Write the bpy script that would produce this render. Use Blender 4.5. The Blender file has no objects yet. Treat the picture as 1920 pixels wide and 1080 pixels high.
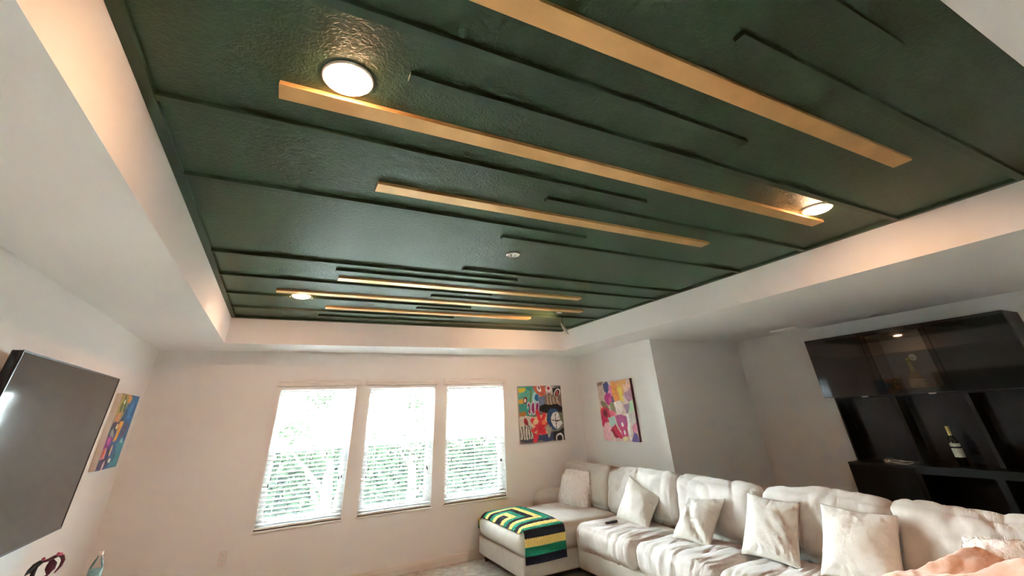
import bpy, bmesh, math, random
import numpy as np
from mathutils import Vector, Matrix, noise
from mathutils.bvhtree import BVHTree

random.seed(7); rng = np.random.default_rng(7)
scene = bpy.context.scene
COL = scene.collection
PI = math.pi

# ------------------------------------------------------------ camera, sky, exposure
cam_data = bpy.data.cameras.new('camera'); cam = bpy.data.objects.new('camera', cam_data); COL.objects.link(cam)
cam.location = (0, 0, 1.60)
cam.rotation_euler = (2.06552647, 0.0452296531, -0.464458202)
cam_data.sensor_width = 36.0
cam_data.lens = 771.48 * 36.0 / 1920.0
cam_data.shift_y = -180.0 / 1920.0
cam_data.clip_start = 0.02
scene.camera = cam

world = bpy.data.worlds.new('world'); scene.world = world; world.use_nodes = True
bgn = world.node_tree.nodes['Background']
bgn.inputs[0].default_value = (0.84, 0.965, 1.0, 1); bgn.inputs[1].default_value = 20.0

LAMP_STRENGTH = 24.0
LAMP_COLOR = (1.0, 0.57, 0.32)
scene.view_settings.view_transform = 'Standard'
scene.view_settings.look = 'None'
scene.view_settings.gamma = 1.0
scene.view_settings.use_curve_mapping = False
scene.view_settings.exposure = 3.55

# ------------------------------------------------------------ materials
def lin(c):
    return tuple(((x/255.0)/12.92 if x/255.0 <= 0.04045 else ((x/255.0+0.055)/1.055)**2.4) for x in c)
def mat(name, col, rough=0.5, metal=0.0, bump=None, spec=0.5, var=None, trans=0.0, ior=1.45, emit=None, sheen=0.0, coat=0.0):
    m = bpy.data.materials.new(name); m.use_nodes = True
    nt = m.node_tree; p = nt.nodes['Principled BSDF']
    p.inputs['Base Color'].default_value = (*col, 1); p.inputs['Roughness'].default_value = rough
    p.inputs['Metallic'].default_value = metal; p.inputs['Specular IOR Level'].default_value = spec
    p.inputs['Transmission Weight'].default_value = trans; p.inputs['IOR'].default_value = ior
    p.inputs['Sheen Weight'].default_value = sheen; p.inputs['Coat Weight'].default_value = coat
    if emit:
        p.inputs['Emission Color'].default_value = (*emit[0], 1); p.inputs['Emission Strength'].default_value = emit[1]
    tc = nt.nodes.new('ShaderNodeTexCoord')
    if var:                                     # (scale, amount, detail): own colour mottling
        n = nt.nodes.new('ShaderNodeTexNoise'); n.inputs['Scale'].default_value = var[0]; n.inputs['Detail'].default_value = var[2]
        nt.links.new(tc.outputs['Object'], n.inputs['Vector'])
        r = nt.nodes.new('ShaderNodeValToRGB'); a = var[1]
        r.color_ramp.elements[0].position = 0.3; r.color_ramp.elements[1].position = 0.7
        r.color_ramp.elements[0].color = (*[c*(1-a) for c in col], 1); r.color_ramp.elements[1].color = (*[min(1, c*(1+a)) for c in col], 1)
        nt.links.new(n.outputs['Fac'], r.inputs['Fac']); nt.links.new(r.outputs['Color'], p.inputs['Base Color'])
    if bump:                                    # (kind, scale, strength, distance)
        kind, sc, st, di = bump
        b = nt.nodes.new('ShaderNodeBump'); b.inputs['Strength'].default_value = st; b.inputs['Distance'].default_value = di
        if kind == 'noise':
            t = nt.nodes.new('ShaderNodeTexNoise'); t.inputs['Scale'].default_value = sc; t.inputs['Detail'].default_value = 3; out = t.outputs['Fac']
        elif kind == 'peel':
            t = nt.nodes.new('ShaderNodeTexNoise'); t.inputs['Scale'].default_value = sc; t.inputs['Detail'].default_value = 2; t.inputs['Distortion'].default_value = 1.0
            rr = nt.nodes.new('ShaderNodeValToRGB'); rr.color_ramp.elements[0].position = 0.44; rr.color_ramp.elements[1].position = 0.60
            nt.links.new(t.outputs['Fac'], rr.inputs['Fac']); out = rr.outputs['Color']
        elif kind == 'wrinkle':
            mp = nt.nodes.new('ShaderNodeMapping'); mp.inputs['Scale'].default_value = (2.2, 26, 2.2); nt.links.new(tc.outputs['Object'], mp.inputs['Vector'])
            t = nt.nodes.new('ShaderNodeTexNoise'); t.inputs['Scale'].default_value = sc; t.inputs['Detail'].default_value = 3; t.inputs['Distortion'].default_value = 0.6
            nt.links.new(mp.outputs['Vector'], t.inputs['Vector'])
            fi = nt.nodes.new('ShaderNodeTexNoise'); fi.inputs['Scale'].default_value = 170; nt.links.new(tc.outputs['Object'], fi.inputs['Vector'])
            ad = nt.nodes.new('ShaderNodeMath'); ad.operation = 'MULTIPLY_ADD'; ad.inputs[1].default_value = 0.12; nt.links.new(fi.outputs['Fac'], ad.inputs[0]); nt.links.new(t.outputs['Fac'], ad.inputs[2])
            nt.links.new(ad.outputs[0], b.inputs['Height']); nt.links.new(b.outputs['Normal'], p.inputs['Normal']); return m
        elif kind == 'rib':
            t = nt.nodes.new('ShaderNodeTexWave'); t.inputs['Scale'].default_value = sc; t.bands_direction = 'Y'; t.inputs['Distortion'].default_value = 1.5; t.inputs['Detail'].default_value = 2; out = t.outputs['Color']
        else:
            t = nt.nodes.new('ShaderNodeTexVoronoi'); t.inputs['Scale'].default_value = sc; out = t.outputs['Distance']
        nt.links.new(tc.outputs['Object'], t.inputs['Vector'])
        nt.links.new(out, b.inputs['Height']); nt.links.new(b.outputs['Normal'], p.inputs['Normal'])
    return m
def attr_mat(name, rough=0.6, bump=None):
    m = mat(name, (0.5, 0.5, 0.5), rough, bump=bump)
    a = m.node_tree.nodes.new('ShaderNodeVertexColor'); a.layer_name = 'paint'
    m.node_tree.links.new(a.outputs['Color'], m.node_tree.nodes['Principled BSDF'].inputs['Base Color'])
    return m
def glass_mat(name, tint=(0.95, 0.98, 0.98), gloss=1.0):
    m = bpy.data.materials.new(name); m.use_nodes = True; nt = m.node_tree; nt.nodes.clear()
    o = nt.nodes.new('ShaderNodeOutputMaterial'); mx = nt.nodes.new('ShaderNodeMixShader'); fr = nt.nodes.new('ShaderNodeFresnel'); fr.inputs[0].default_value = 1.5
    t = nt.nodes.new('ShaderNodeBsdfTransparent'); t.inputs[0].default_value = (*tint, 1)
    g = nt.nodes.new('ShaderNodeBsdfGlossy'); g.inputs['Roughness'].default_value = 0.02
    nt.links.new(fr.outputs[0], mx.inputs[0]); nt.links.new(t.outputs[0], mx.inputs[1]); nt.links.new(g.outputs[0], mx.inputs[2]); nt.links.new(mx.outputs[0], o.inputs[0])
    return m
def screen_mat(name):
    m = bpy.data.materials.new(name); m.use_nodes = True; nt = m.node_tree; nt.nodes.clear()
    o = nt.nodes.new('ShaderNodeOutputMaterial'); mx = nt.nodes.new('ShaderNodeMixShader'); mx.inputs[0].default_value = 0.70
    t = nt.nodes.new('ShaderNodeBsdfTransparent'); d = nt.nodes.new('ShaderNodeBsdfDiffuse'); d.inputs[0].default_value = (0.06, 0.065, 0.07, 1)
    nt.links.new(t.outputs[0], mx.inputs[1]); nt.links.new(d.outputs[0], mx.inputs[2]); nt.links.new(mx.outputs[0], o.inputs[0])
    return m

M = {}
M['wall'] = mat('wall_paint', (0.77, 0.755, 0.73), 0.75, bump=('noise', 90, 0.12, 0.003))
M['soffit'] = mat('soffit_paint', (0.82, 0.805, 0.785), 0.7, bump=('noise', 80, 0.14, 0.003))
M['green'] = mat('green_ceiling_paint', (0.033, 0.064, 0.030), 0.43, spec=0.38, bump=('peel', 55, 0.38, 0.003))
M['green_trim'] = mat('green_trim_paint', (0.030, 0.055, 0.027), 0.48, spec=0.42, bump=('noise', 60, 0.08, 0.002))
M['gold'] = mat('gold_paint', (0.70, 0.40, 0.155), 0.34, metal=0.45, var=(6, 0.10, 4), bump=('noise', 140, 0.10, 0.001))
M['trimw'] = mat('white_trim_paint', (0.72, 0.67, 0.62), 0.45)
M['vinyl'] = mat('white_vinyl', (0.80, 0.82, 0.82), 0.4)
M['slat'] = mat('white_slat', (0.86, 0.87, 0.87), 0.45)
M['sill'] = mat('white_marble_sill', (0.74, 0.72, 0.70), 0.25, var=(9, 0.06, 5))
M['carpet'] = mat('beige_carpet', (0.52, 0.47, 0.42), 0.95, var=(14, 0.25, 6), bump=('noise', 220, 0.8, 0.006))
M['glass'] = glass_mat('window_glass')
M['screen'] = screen_mat('insect_screen')
M['fabric'] = mat('cream_chenille', (0.48, 0.432, 0.385), 0.9, var=(20, 0.06, 6), bump=('rib', 55, 0.35, 0.002), sheen=0.3)
M['fabric_seat'] = mat('cream_wrinkled_chenille', (0.48, 0.432, 0.39), 0.9, var=(20, 0.06, 6), bump=('wrinkle', 1.9, 0.6, 0.010), sheen=0.3)
M['fabric_plain'] = mat('cream_upholstery', (0.48, 0.44, 0.38), 0.85, var=(10, 0.05, 5), bump=('noise', 300, 0.25, 0.001), sheen=0.2)
M['pillow'] = mat('cream_textured_pillow', (0.52, 0.47, 0.41), 0.9, bump=('voronoi', 95, 0.5, 0.003), sheen=0.3)
M['fur'] = mat('white_fur', (0.96, 0.96, 0.95), 0.8)
_nt = M['fur'].node_tree; _mx = _nt.nodes.new('ShaderNodeMixShader'); _mx.inputs[0].default_value = 0.45; _tr = _nt.nodes.new('ShaderNodeBsdfTranslucent'); _tr.inputs[0].default_value = (0.96, 0.96, 0.95, 1)
_o = [n for n in _nt.nodes if n.type == 'OUTPUT_MATERIAL'][0]; _nt.links.new(_nt.nodes['Principled BSDF'].outputs[0], _mx.inputs[1]); _nt.links.new(_tr.outputs[0], _mx.inputs[2]); _nt.links.new(_mx.outputs[0], _o.inputs[0])
M['fur_base'] = mat('white_fur_backing', (0.94, 0.94, 0.93), 0.9)
M['peach'] = mat('peach_fleece', (0.74, 0.43, 0.29), 0.95, var=(15, 0.08, 6), bump=('noise', 120, 0.5, 0.004), sheen=0.5)
M['leg'] = mat('dark_wood_leg', (0.035, 0.022, 0.016), 0.4)
M['under'] = mat('dark_dust_cover', (0.02, 0.02, 0.022), 0.9)
M['black'] = mat('black_wood_foil', (0.006, 0.006, 0.0055), 0.36, spec=0.35, bump=('noise', 160, 0.04, 0.001))
M['gloss'] = mat('black_gloss_lacquer', (0.007, 0.007, 0.006), 0.045)
M['back'] = mat('black_back_board', (0.007, 0.007, 0.008), 0.20, spec=0.4)
M['inner'] = mat('charcoal_back_panel', (0.16, 0.155, 0.155), 0.5)
M['smoke'] = glass_mat('smoked_glass', (0.72, 0.72, 0.70))
M['tvscreen'] = mat('tv_screen_glass', (0.035, 0.033, 0.032), 0.07, spec=0.5)
M['tvbody'] = mat('tv_black_plastic', (0.012, 0.012, 0.012), 0.35)
M['chrome'] = mat('brushed_metal', (0.6, 0.6, 0.6), 0.25, metal=1.0)
M['white_pl'] = mat('white_plastic', (0.78, 0.77, 0.75), 0.4)
M['grey_pl'] = mat('grey_plastic', (0.35, 0.35, 0.35), 0.5)
M['dark_pl'] = mat('dark_plastic', (0.02, 0.02, 0.02), 0.4)
M['lamp'] = mat('lamp_diffuser', (0.9, 0.85, 0.8), 0.5, emit=(LAMP_COLOR, LAMP_STRENGTH))
M['puck'] = mat('warm_puck_diffuser', (0.9, 0.85, 0.8), 0.5, emit=((1.0, 0.72, 0.42), 1.8))
M['grille'] = mat('speaker_grille', (0.62, 0.62, 0.60), 0.6, bump=('voronoi', 160, 0.8, 0.003))
M['canvas_side'] = mat('raw_canvas_edge', (0.60, 0.53, 0.46), 0.85, bump=('noise', 300, 0.2, 0.001))
M['paint'] = attr_mat('canvas_paint', 0.55, ('noise', 60, 0.15, 0.002))
M['yarn'] = attr_mat('crochet_yarn', 0.95, ('voronoi', 70, 0.9, 0.008))
M['bottle'] = mat('dark_bottle_glass', (0.006, 0.009, 0.006), 0.05)
M['label'] = mat('pale_paper_label', (0.52, 0.55, 0.46), 0.6, var=(40, 0.2, 3))
M['capsule'] = mat('gold_capsule', (0.55, 0.50, 0.22), 0.35, metal=0.4)
M['amber'] = mat('amber_spirit_glass', (0.30, 0.24, 0.10), 0.08)
M['cream_lb'] = mat('cream_label', (0.72, 0.66, 0.42), 0.55)
M['ornate'] = mat('mottled_gold_relief', (0.10, 0.07, 0.02), 0.4, metal=0.5, var=(60, 0.9, 4), bump=('noise', 60, 0.9, 0.01))
M['water'] = glass_mat('clear_bottle_plastic', (0.97, 0.985, 0.985))
M['blue_lb'] = mat('pale_blue_label', (0.22, 0.42, 0.45), 0.5, var=(40, 0.3, 3))
M['petal'] = mat('dark_magenta_petal', (0.10, 0.012, 0.03), 0.5, var=(30, 0.4, 3))
M['petal_dark'] = mat('charcoal_petal', (0.03, 0.028, 0.03), 0.6)
M['pink'] = mat('pink_bud', (0.45, 0.07, 0.12), 0.5)
M['leaf'] = mat('tree_leaf', (0.014, 0.020, 0.011), 0.9, spec=0.0, var=(2, 0.3, 3))
M['bark'] = mat('tree_bark', (0.10, 0.08, 0.06), 0.9, bump=('noise', 20, 0.8, 0.02))
M['grass'] = mat('lawn_grass', (0.018, 0.024, 0.014), 0.95, spec=0.0, var=(3, 0.3, 6))

# ------------------------------------------------------------ helpers
def tag(o, label=None, cat=None, group=None, kind=None):
    if label: o['label'] = label
    if cat: o['category'] = cat
    if group: o['group'] = group
    if kind: o['kind'] = kind
    return o
def root(name, loc, label=None, cat=None, group=None, kind=None):
    o = bpy.data.objects.new(name, None); o.empty_display_size = 0.1; COL.objects.link(o); o.location = loc
    return tag(o, label, cat, group, kind)
def world_off(o):
    v = Vector((0, 0, 0))
    while o is not None: v += Vector(o.location); o = o.parent
    return v
def link(name, me, parent=None, loc=(0, 0, 0), rot=None):
    o = bpy.data.objects.new(name, me); COL.objects.link(o); o.parent = parent; o.location = loc
    if rot: o.rotation_euler = rot
    return o
def to_mesh(name, bm, m, smooth=False, sharp=None):
    me = bpy.data.meshes.new(name); bmesh.ops.recalc_face_normals(bm, faces=bm.faces[:])
    if smooth:
        for f in bm.faces: f.smooth = True
    bm.to_mesh(me); bm.free()
    for x in (m if isinstance(m, (list, tuple)) else [m]): me.materials.append(x)
    if sharp: me.set_sharp_from_angle(angle=math.radians(sharp))
    return me
def part(name, bm, m, parent=None, smooth=False, sharp=None):
    """bm in WORLD coordinates; the parent chain has no rotation"""
    if parent is not None:
        off = world_off(parent); bmesh.ops.translate(bm, verts=bm.verts[:], vec=-off)
        return link(name, to_mesh(name, bm, m, smooth, sharp), parent)
    c = Vector((0, 0, 0)); lo = Vector((1e9,)*3); hi = -lo
    for v in bm.verts:
        for i in range(3): lo[i] = min(lo[i], v.co[i]); hi[i] = max(hi[i], v.co[i])
    c = Vector(((lo.x+hi.x)/2, (lo.y+hi.y)/2, lo.z)); bmesh.ops.translate(bm, verts=bm.verts[:], vec=-c)
    return link(name, to_mesh(name, bm, m, smooth, sharp), None, c)
def box(bm, lo, hi, bev=0.0, seg=2):
    r = bmesh.ops.create_cube(bm, size=1.0); vs = r['verts']
    for v in vs:
        v.co = Vector([lo[i] + (v.co[i]+0.5)*(hi[i]-lo[i]) for i in range(3)])
    if bev > 0:
        es = list({e for v in vs for e in v.link_edges})
        bmesh.ops.bevel(bm, geom=es, offset=bev, segments=seg, profile=0.5, affect='EDGES')
    return bm
def B(lo, hi, bev=0.0, seg=2): return box(bmesh.new(), lo, hi, bev, seg)
def lathe(bm, prof, c, n=32, axis=Vector((0, 0, 1))):
    """prof: (radius, height) list; closed at both ends"""
    q = Vector((0, 0, 1)).rotation_difference(axis.normalized()); rings = []
    for r, h in prof:
        rings.append([bm.verts.new(Vector(c) + q @ Vector((max(r, 1e-5)*math.cos(2*PI*k/n), max(r, 1e-5)*math.sin(2*PI*k/n), h))) for k in range(n)])
    for a, b in zip(rings[:-1], rings[1:]):
        for k in range(n): bm.faces.new((a[k], a[(k+1) % n], b[(k+1) % n], b[k]))
    bm.faces.new(list(reversed(rings[0]))); bm.faces.new(rings[-1])
    return bm
def L(prof, c, n=32, axis=Vector((0, 0, 1))): return lathe(bmesh.new(), prof, c, n, axis)
def tube(bm, pts, r, n=8):
    pts = [Vector(p) for p in pts]; rs = r if isinstance(r, (list, tuple)) else [r]*len(pts); rings = []
    for i, p in enumerate(pts):
        t = (pts[min(i+1, len(pts)-1)] - pts[max(i-1, 0)]).normalized()
        a = t.orthogonal().normalized() if not rings else (prev - t*prev.dot(t)).normalized()
        prev = a; b = t.cross(a)
        rings.append([bm.verts.new(p + (a*math.cos(2*PI*k/n) + b*math.sin(2*PI*k/n))*rs[i]) for k in range(n)])
    for A, Bq in zip(rings[:-1], rings[1:]):
        for k in range(n): bm.faces.new((A[k], A[(k+1) % n], Bq[(k+1) % n], Bq[k]))
    bm.faces.new(list(reversed(rings[0]))); bm.faces.new(rings[-1])
    return bm
def extrude_poly(bm, poly, axis, a, b):
    """poly of 2-D points on the two other axes, swept along axis from a to b"""
    def P(p, t):
        return {'x': (t, p[0], p[1]), 'y': (p[0], t, p[1]), 'z': (p[0], p[1], t)}[axis]
    v0 = [bm.verts.new(P(p, a)) for p in poly]; v1 = [bm.verts.new(P(p, b)) for p in poly]; n = len(poly)
    for k in range(n): bm.faces.new((v0[k], v0[(k+1) % n], v1[(k+1) % n], v1[k]))
    bm.faces.new(v0[::-1]); bm.faces.new(v1)
    return bm
def nz(p, s, seed=0.0): return noise.noise(Vector((p[0]*s+seed, p[1]*s+seed*1.7, p[2]*s-seed)))

# ------------------------------------------------------------ room dimensions (metres, floor z = 0)
XL, XB, XR = -1.357, 4.455, 6.26          # left wall, right wall beside the sofa, recess wall
YF, YB, YN = 6.341, 4.522, -2.60          # far wall, face of the bump, wall behind the viewer
ZC, ZT = 2.435, 2.731                     # lower ceiling, raised tray
TX0, TX1, TY0, TY1 = -0.664, 3.797, 0.105, 5.712
WT = 0.16
WIN = [(-0.012, 0.880), (1.060, 1.962), (2.140, 3.043)]
WZ0, WZ1 = 0.605, 2.030

floor = tag(part('floor', B((XL-0.2, YN-0.2, -0.12), (XR+0.2, YF+0.2, 0.0)), M['carpet']), kind='structure')

bm = bmesh.new()                          # far wall with its three openings
xs = [XL-0.2] + [v for w in WIN for v in w] + [XB]
for i in range(0, len(xs), 2): box(bm, (xs[i], YF, 0), (xs[i+1], YF+WT, ZC))
for a, b in WIN:
    box(bm, (a, YF, 0), (b, YF+WT, WZ0)); box(bm, (a, YF, WZ1), (b, YF+WT, ZC))
tag(part('wall_far', bm, M['wall']), kind='structure')
tag(part('wall_left', B((XL-0.2, YN, 0), (XL, YF, ZC)), M['wall']), kind='structure')
tag(part('wall_right', B((XB, YB, 0), (XR+0.2, YF+WT, ZC)), M['wall']), kind='structure')
bm = bmesh.new()
box(bm, (XR, YN, 0), (XR+0.2, YB, ZC))
tag(part('wall_recess', bm, M['wall']), kind='structure')
bm = B((XL-0.2, YN-0.2, 0), (XR+0.2, YN, ZC))
tag(part('wall_near', bm, M['wall']), kind='structure')

def baseboard(name, axis, a, b, at, sgn):
    prof = [(0, 0), (0.016, 0), (0.016, 0.055), (0.012, 0.066), (0.010, 0.078), (0.004, 0.086), (0, 0.086)]
    bm = bmesh.new()
    extrude_poly(bm, [(at + sgn*d, h) for d, h in prof], axis, a, b)
    tag(part(name, bm, M['trimw']), kind='structure')
baseboard('baseboard_far', 'x', XL, XB, YF, -1)
baseboard('baseboard_left', 'y', YN, YF, XL, 1)
baseboard('baseboard_right', 'y', YB, YF, XB, -1)
baseboard('baseboard_recess', 'y', YN, YB, XR, -1)

# ------------------------------------------------------------ ceiling with the raised tray
bm = bmesh.new(); x0, x1, y0, y1 = XL-0.2, XR+0.2, YN-0.2, YF+WT
box(bm, (x0, y0, ZC), (TX0, y1, ZT+0.1)); box(bm, (TX1, y0, ZC), (x1, y1, ZT+0.1))
box(bm, (TX0, y0, ZC), (TX1, TY0, ZT+0.1)); box(bm, (TX0, TY1, ZC), (TX1, y1, ZT+0.1))
ceiling = tag(part('ceiling', bm, M['soffit']), kind='structure')
panel = part('tray_panel', B((TX0, TY0, ZT), (TX1, TY1, ZT+0.1)), M['green'], ceiling)
panel['label'] = 'dark green textured panel of the raised tray'
EW, ET = 0.040, 0.022                      # green strips, 40 x 22 mm
def plank(name, xa, xb, ya, yb, m, t=ET):
    o = part(name, B((xa, ya, ZT-t), (xb, yb, ZT+0.001), 0.0012, 1), m, panel)
    return o
plank('edge_trim', TX0, TX0+EW, TY0, TY1, M['green_trim']); plank('edge_trim', TX1-EW, TX1, TY0, TY1, M['green_trim'])
plank('edge_trim', TX0+EW, TX1-EW, TY0, TY0+EW, M['green_trim']); plank('edge_trim', TX0+EW, TX1-EW, TY1-EW, TY1, M['green_trim'])
LX, RX = TX0+EW, TX1-EW
for xa, xb, y in [(LX, 1.80, 0.285), (1.20, RX, 0.500), (LX, 1.81, 0.932), (0.215, RX, 1.148), (LX, 1.81, 1.630), (1.205, RX, 1.820),
                  (LX, 1.80, 2.253), (1.21, RX, 2.450), (1.21, RX, 3.232), (LX, 1.82, 3.400), (0.22, RX, 3.580), (LX, 1.81, 3.970),
                  (1.21, RX, 4.165), (LX, -0.092, 4.570), (0.102, 1.81, 4.570), (1.21, RX, 4.735), (LX, 1.80, 5.148), (0.22, RX, 5.395)]:
    plank('green_batten', xa, xb, y, y+0.040, M['green_trim'])
for xa, xb, y in [(0.27, 2.830, 0.685), (-0.212, 3.268, 1.390), (0.262, 2.815, 2.008), (0.265, 2.850, 3.800), (-0.215, 3.270, 4.365), (0.262, 2.815, 4.935)]:
    plank('gold_plank', xa, xb, y, y+0.089, M['gold'], 0.019)

# ------------------------------------------------------------ windows with blinds
def window(i, xa, xb):
    w = root('window_%d' % i, ((xa+xb)/2, YF+0.10, WZ0), kind='structure')
    ya, yb = YF+0.095, YF+0.150; f = 0.035; zm = 1.335
    bm = bmesh.new()
    box(bm, (xa, ya, WZ0), (xa+f, yb, WZ1)); box(bm, (xb-f, ya, WZ0), (xb, yb, WZ1)); box(bm, (xa+f, ya, WZ1-f), (xb-f, yb, WZ1)); box(bm, (xa+f, ya, WZ0), (xb-f, yb, WZ0+f))
    part('frame', bm, M['vinyl'], w)
    for nm, z0, z1, y0, y1 in (('upper_sash', zm-0.02, WZ1-f, ya+0.028, ya+0.050), ('lower_sash', WZ0+f, zm+0.022, ya+0.002, ya+0.026)):
        s = 0.032; bm = bmesh.new(); A, Bx = xa+f, xb-f
        box(bm, (A, y0, z0), (A+s, y1, z1)); box(bm, (Bx-s, y0, z0), (Bx, y1, z1)); box(bm, (A+s, y0, z1-s), (Bx-s, y1, z1)); box(bm, (A+s, y0, z0), (Bx-s, y1, z0+s))
        sh = part(nm, bm, M['vinyl'], w)
        part('pane', B((A+s-0.004, (y0+y1)/2-0.002, z0+s-0.004), (Bx-s+0.004, (y0+y1)/2+0.002, z1-s+0.004)), M['glass'], sh)
    bm = bmesh.new(); vs = [bm.verts.new(v) for v in ((xa+f, yb-0.003, WZ0+f), (xb-f, yb-0.003, WZ0+f), (xb-f, yb-0.003, zm), (xa+f, yb-0.003, zm))]; bm.faces.new(vs)
    part('insect_screen', bm, M['screen'], w)
    part('sill', B((xa-0.012, YF-0.022, WZ0-0.018), (xb+0.012, YF+0.10, WZ0), 0.004), M['sill'], w)
for i, (a, b) in enumerate(WIN): window(i+1, a, b)

SLAT_W, PITCH = 0.050, 0.0425
def slat_mesh(wd):
    bm = bmesh.new(); n = 4; top = []; bot = []
    for k in range(n+1):
        t = k/n-0.5; arch = 0.003*(1-4*t*t)
        top.append((t*SLAT_W, arch+0.0013)); bot.append((t*SLAT_W, arch-0.0013))
    extrude_poly(bm, top + bot[::-1], 'x', -wd/2, wd/2)
    return to_mesh('slat', bm, M['slat'])
BL = ['white slatted blind over the left window of the three', 'white slatted blind over the middle window of the three', 'white slatted blind over the right window beside the colourful hand painting']
def blind(i, xa, xb, tilt, tassels):
    xc = (xa+xb)/2; wd = xb-xa-0.012
    r = root('window_blind', (xc, YF+0.036, WZ0+0.004), BL[i], 'blind', 'slatted blinds in the three windows')
    off = Vector(r.location); bm = bmesh.new()
    prof = [(YF-0.004, WZ1-0.002), (YF-0.022, WZ1-0.002), (YF-0.026, WZ1+0.006), (YF-0.026, WZ1+0.040), (YF-0.034, WZ1+0.052), (YF-0.038, WZ1+0.066), (YF-0.004, WZ1+0.066)]
    extrude_poly(bm, prof, 'x', xa-0.055, xb+0.045)
    part('valance', bm, M['trimw'], r)
    part('headrail', B((xa+0.004, YF+0.012, WZ1-0.040), (xb-0.004, YF+0.060, WZ1-0.002)), M['slat'], r)
    me = slat_mesh(wd); z = WZ0+0.052
    while z < WZ1-0.055:
        link('slat', me, r, Vector((xc, YF+0.036, z)) - off, (tilt, 0, random.uniform(-0.0012, 0.0012))); z += PITCH
    part('bottom_rail', B((xa+0.006, YF+0.012, WZ0+0.006), (xb-0.006, YF+0.060, WZ0+0.026), 0.004), M['slat'], r)
    for f in (0.16, 0.5, 0.84):
        x = xa+(xb-xa)*f; bm = bmesh.new()
        for y in (YF+0.010, YF+0.062): tube(bm, [(x, y, WZ0+0.026), (x, y, WZ1-0.04)], 0.0011, 5)
        part('ladder_cord', bm, M['slat'], r)
    for x, z in tassels:
        bm = tube(bmesh.new(), [(x, YF+0.006, z+0.03), (x, YF+0.006, WZ1-0.04)], 0.0008, 4); c = part('pull_cord', bm, M['slat'], r)
        part('tassel', L([(0.002, 0.034), (0.005, 0.030), (0.0075, 0.004), (0.006, 0.0)], (x, YF+0.006, z), 10), M['dark_pl'], c, True)
blind(0, *WIN[0], 0.17, [(0.062, 1.06), (0.048, 0.99), (0.800, 1.00), (0.826, 1.01)])
blind(1, *WIN[1], 0.17, [(1.137, 1.062), (1.118, 0.982), (1.885, 1.02), (1.897, 1.00)])
blind(2, *WIN[2], 0.22, [(2.228, 1.076), (2.216, 0.96), (2.968, 1.013), (2.982, 1.013)])

# ------------------------------------------------------------ outside
tag(part('ground', B((-40, YF+0.6, -3.2), (50, 70, -3.0)), M['grass']), kind='structure')
def tree(x, y, h, rad, label, n=2600, low=0.25):
    t = root('tree', (x, y, -3.0), label, 'tree', 'trees beyond the windows')
    bm = bmesh.new()
    tube(bm, [(x, y, -3.0), (x+0.1, y, -3+h*0.35), (x-0.05, y+0.1, -3+h*0.8)], [0.2, 0.15, 0.05], 8)
    for k in range(6):
        a = k*1.05; tube(bm, [(x, y, -3+h*(0.3+0.07*k)), (x+math.cos(a)*rad*0.7, y+math.sin(a)*rad*0.7, -3+h*(0.45+0.08*k))], [0.07, 0.015], 6)
    part('trunk', bm, M['bark'], t, True)
    bm = bmesh.new(); cen = []
    for k in range(16):
        a = random.uniform(0, 2*PI); q = random.random()**0.5*rad*0.75
        cen.append((x+math.cos(a)*q, y+math.sin(a)*q, -3+h*random.uniform(low, 0.95), rad*random.uniform(0.25, 0.45)))
    for k in range(n):
        c = random.choice(cen); d = Vector((random.gauss(0, 1), random.gauss(0, 1), random.gauss(0, 0.8))).normalized()*c[3]*random.random()**0.4
        p = Vector(c[:3])+d; u = Vector((random.gauss(0, 1), random.gauss(0, 1), random.gauss(0, 1))).normalized(); v = u.orthogonal().normalized(); s = random.uniform(0.05, 0.10)
        bm.faces.new([bm.verts.new(p+u*s*1.5), bm.verts.new(p+v*s*0.7), bm.verts.new(p-u*s*1.5), bm.verts.new(p-v*s*0.7)])
    tag(part('foliage', bm, M['leaf'], t), kind='stuff')
tree(1.30, 12.5, 6.2, 1.5, 'leafy tree behind the right half of the left window', 1000)
tree(4.6, 17.5, 7.0, 2.0, 'leafy tree seen through the middle window', 1500)
tree(-1.8, 17.5, 5.6, 1.9, 'low tree beyond the left window', 1200)
tree(10.4, 20.5, 6.0, 2.0, 'low tree seen through the right window', 1100)
hedge = root('hedge', (4.0, 26.0, -3.0), 'long green hedge line beyond the lawn outside', 'hedge')
bm = bmesh.new()
for k in range(9000):
    p = Vector((random.uniform(-12, 22), 26+random.uniform(-0.7, 0.7), -3+3.4*random.random()+0.4*math.sin(k))); u = Vector((random.gauss(0, 1), random.gauss(0, 1), random.gauss(0, 1))).normalized(); v = u.orthogonal().normalized(); s = random.uniform(0.12, 0.24)
    bm.faces.new([bm.verts.new(p+u*s*1.5), bm.verts.new(p+v*s*0.7), bm.verts.new(p-u*s*1.5), bm.verts.new(p-v*s*0.7)])
tag(part('foliage', bm, M['leaf'], hedge), kind='stuff')

# ------------------------------------------------------------ ceiling fixtures
def downlight(x, y, label):
    r = root('ceiling_light', (x, y, ZT), label, 'ceiling light', 'round ceiling lights in the tray')
    part('trim_ring', L([(0.092, 0), (0.092, -0.003), (0.088, -0.008), (0.082, -0.009), (0.082, 0)][::-1], (x, y, ZT), 40), M['white_pl'], r, True, 40)
    part('diffuser', L([(0.001, -0.027), (0.03, -0.0255), (0.055, -0.021), (0.072, -0.016), (0.0815, -0.010), (0.0815, 0)], (x, y, ZT), 40), M['lamp'], r, True)
downlight(0.015, 1.285, 'glowing round light near the left end of the second gold plank')
downlight(3.020, 1.292, 'glowing round light at the right end of the second gold plank')
downlight(0.005, 4.575, 'glowing round light at the left end of the long far gold plank')

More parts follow.
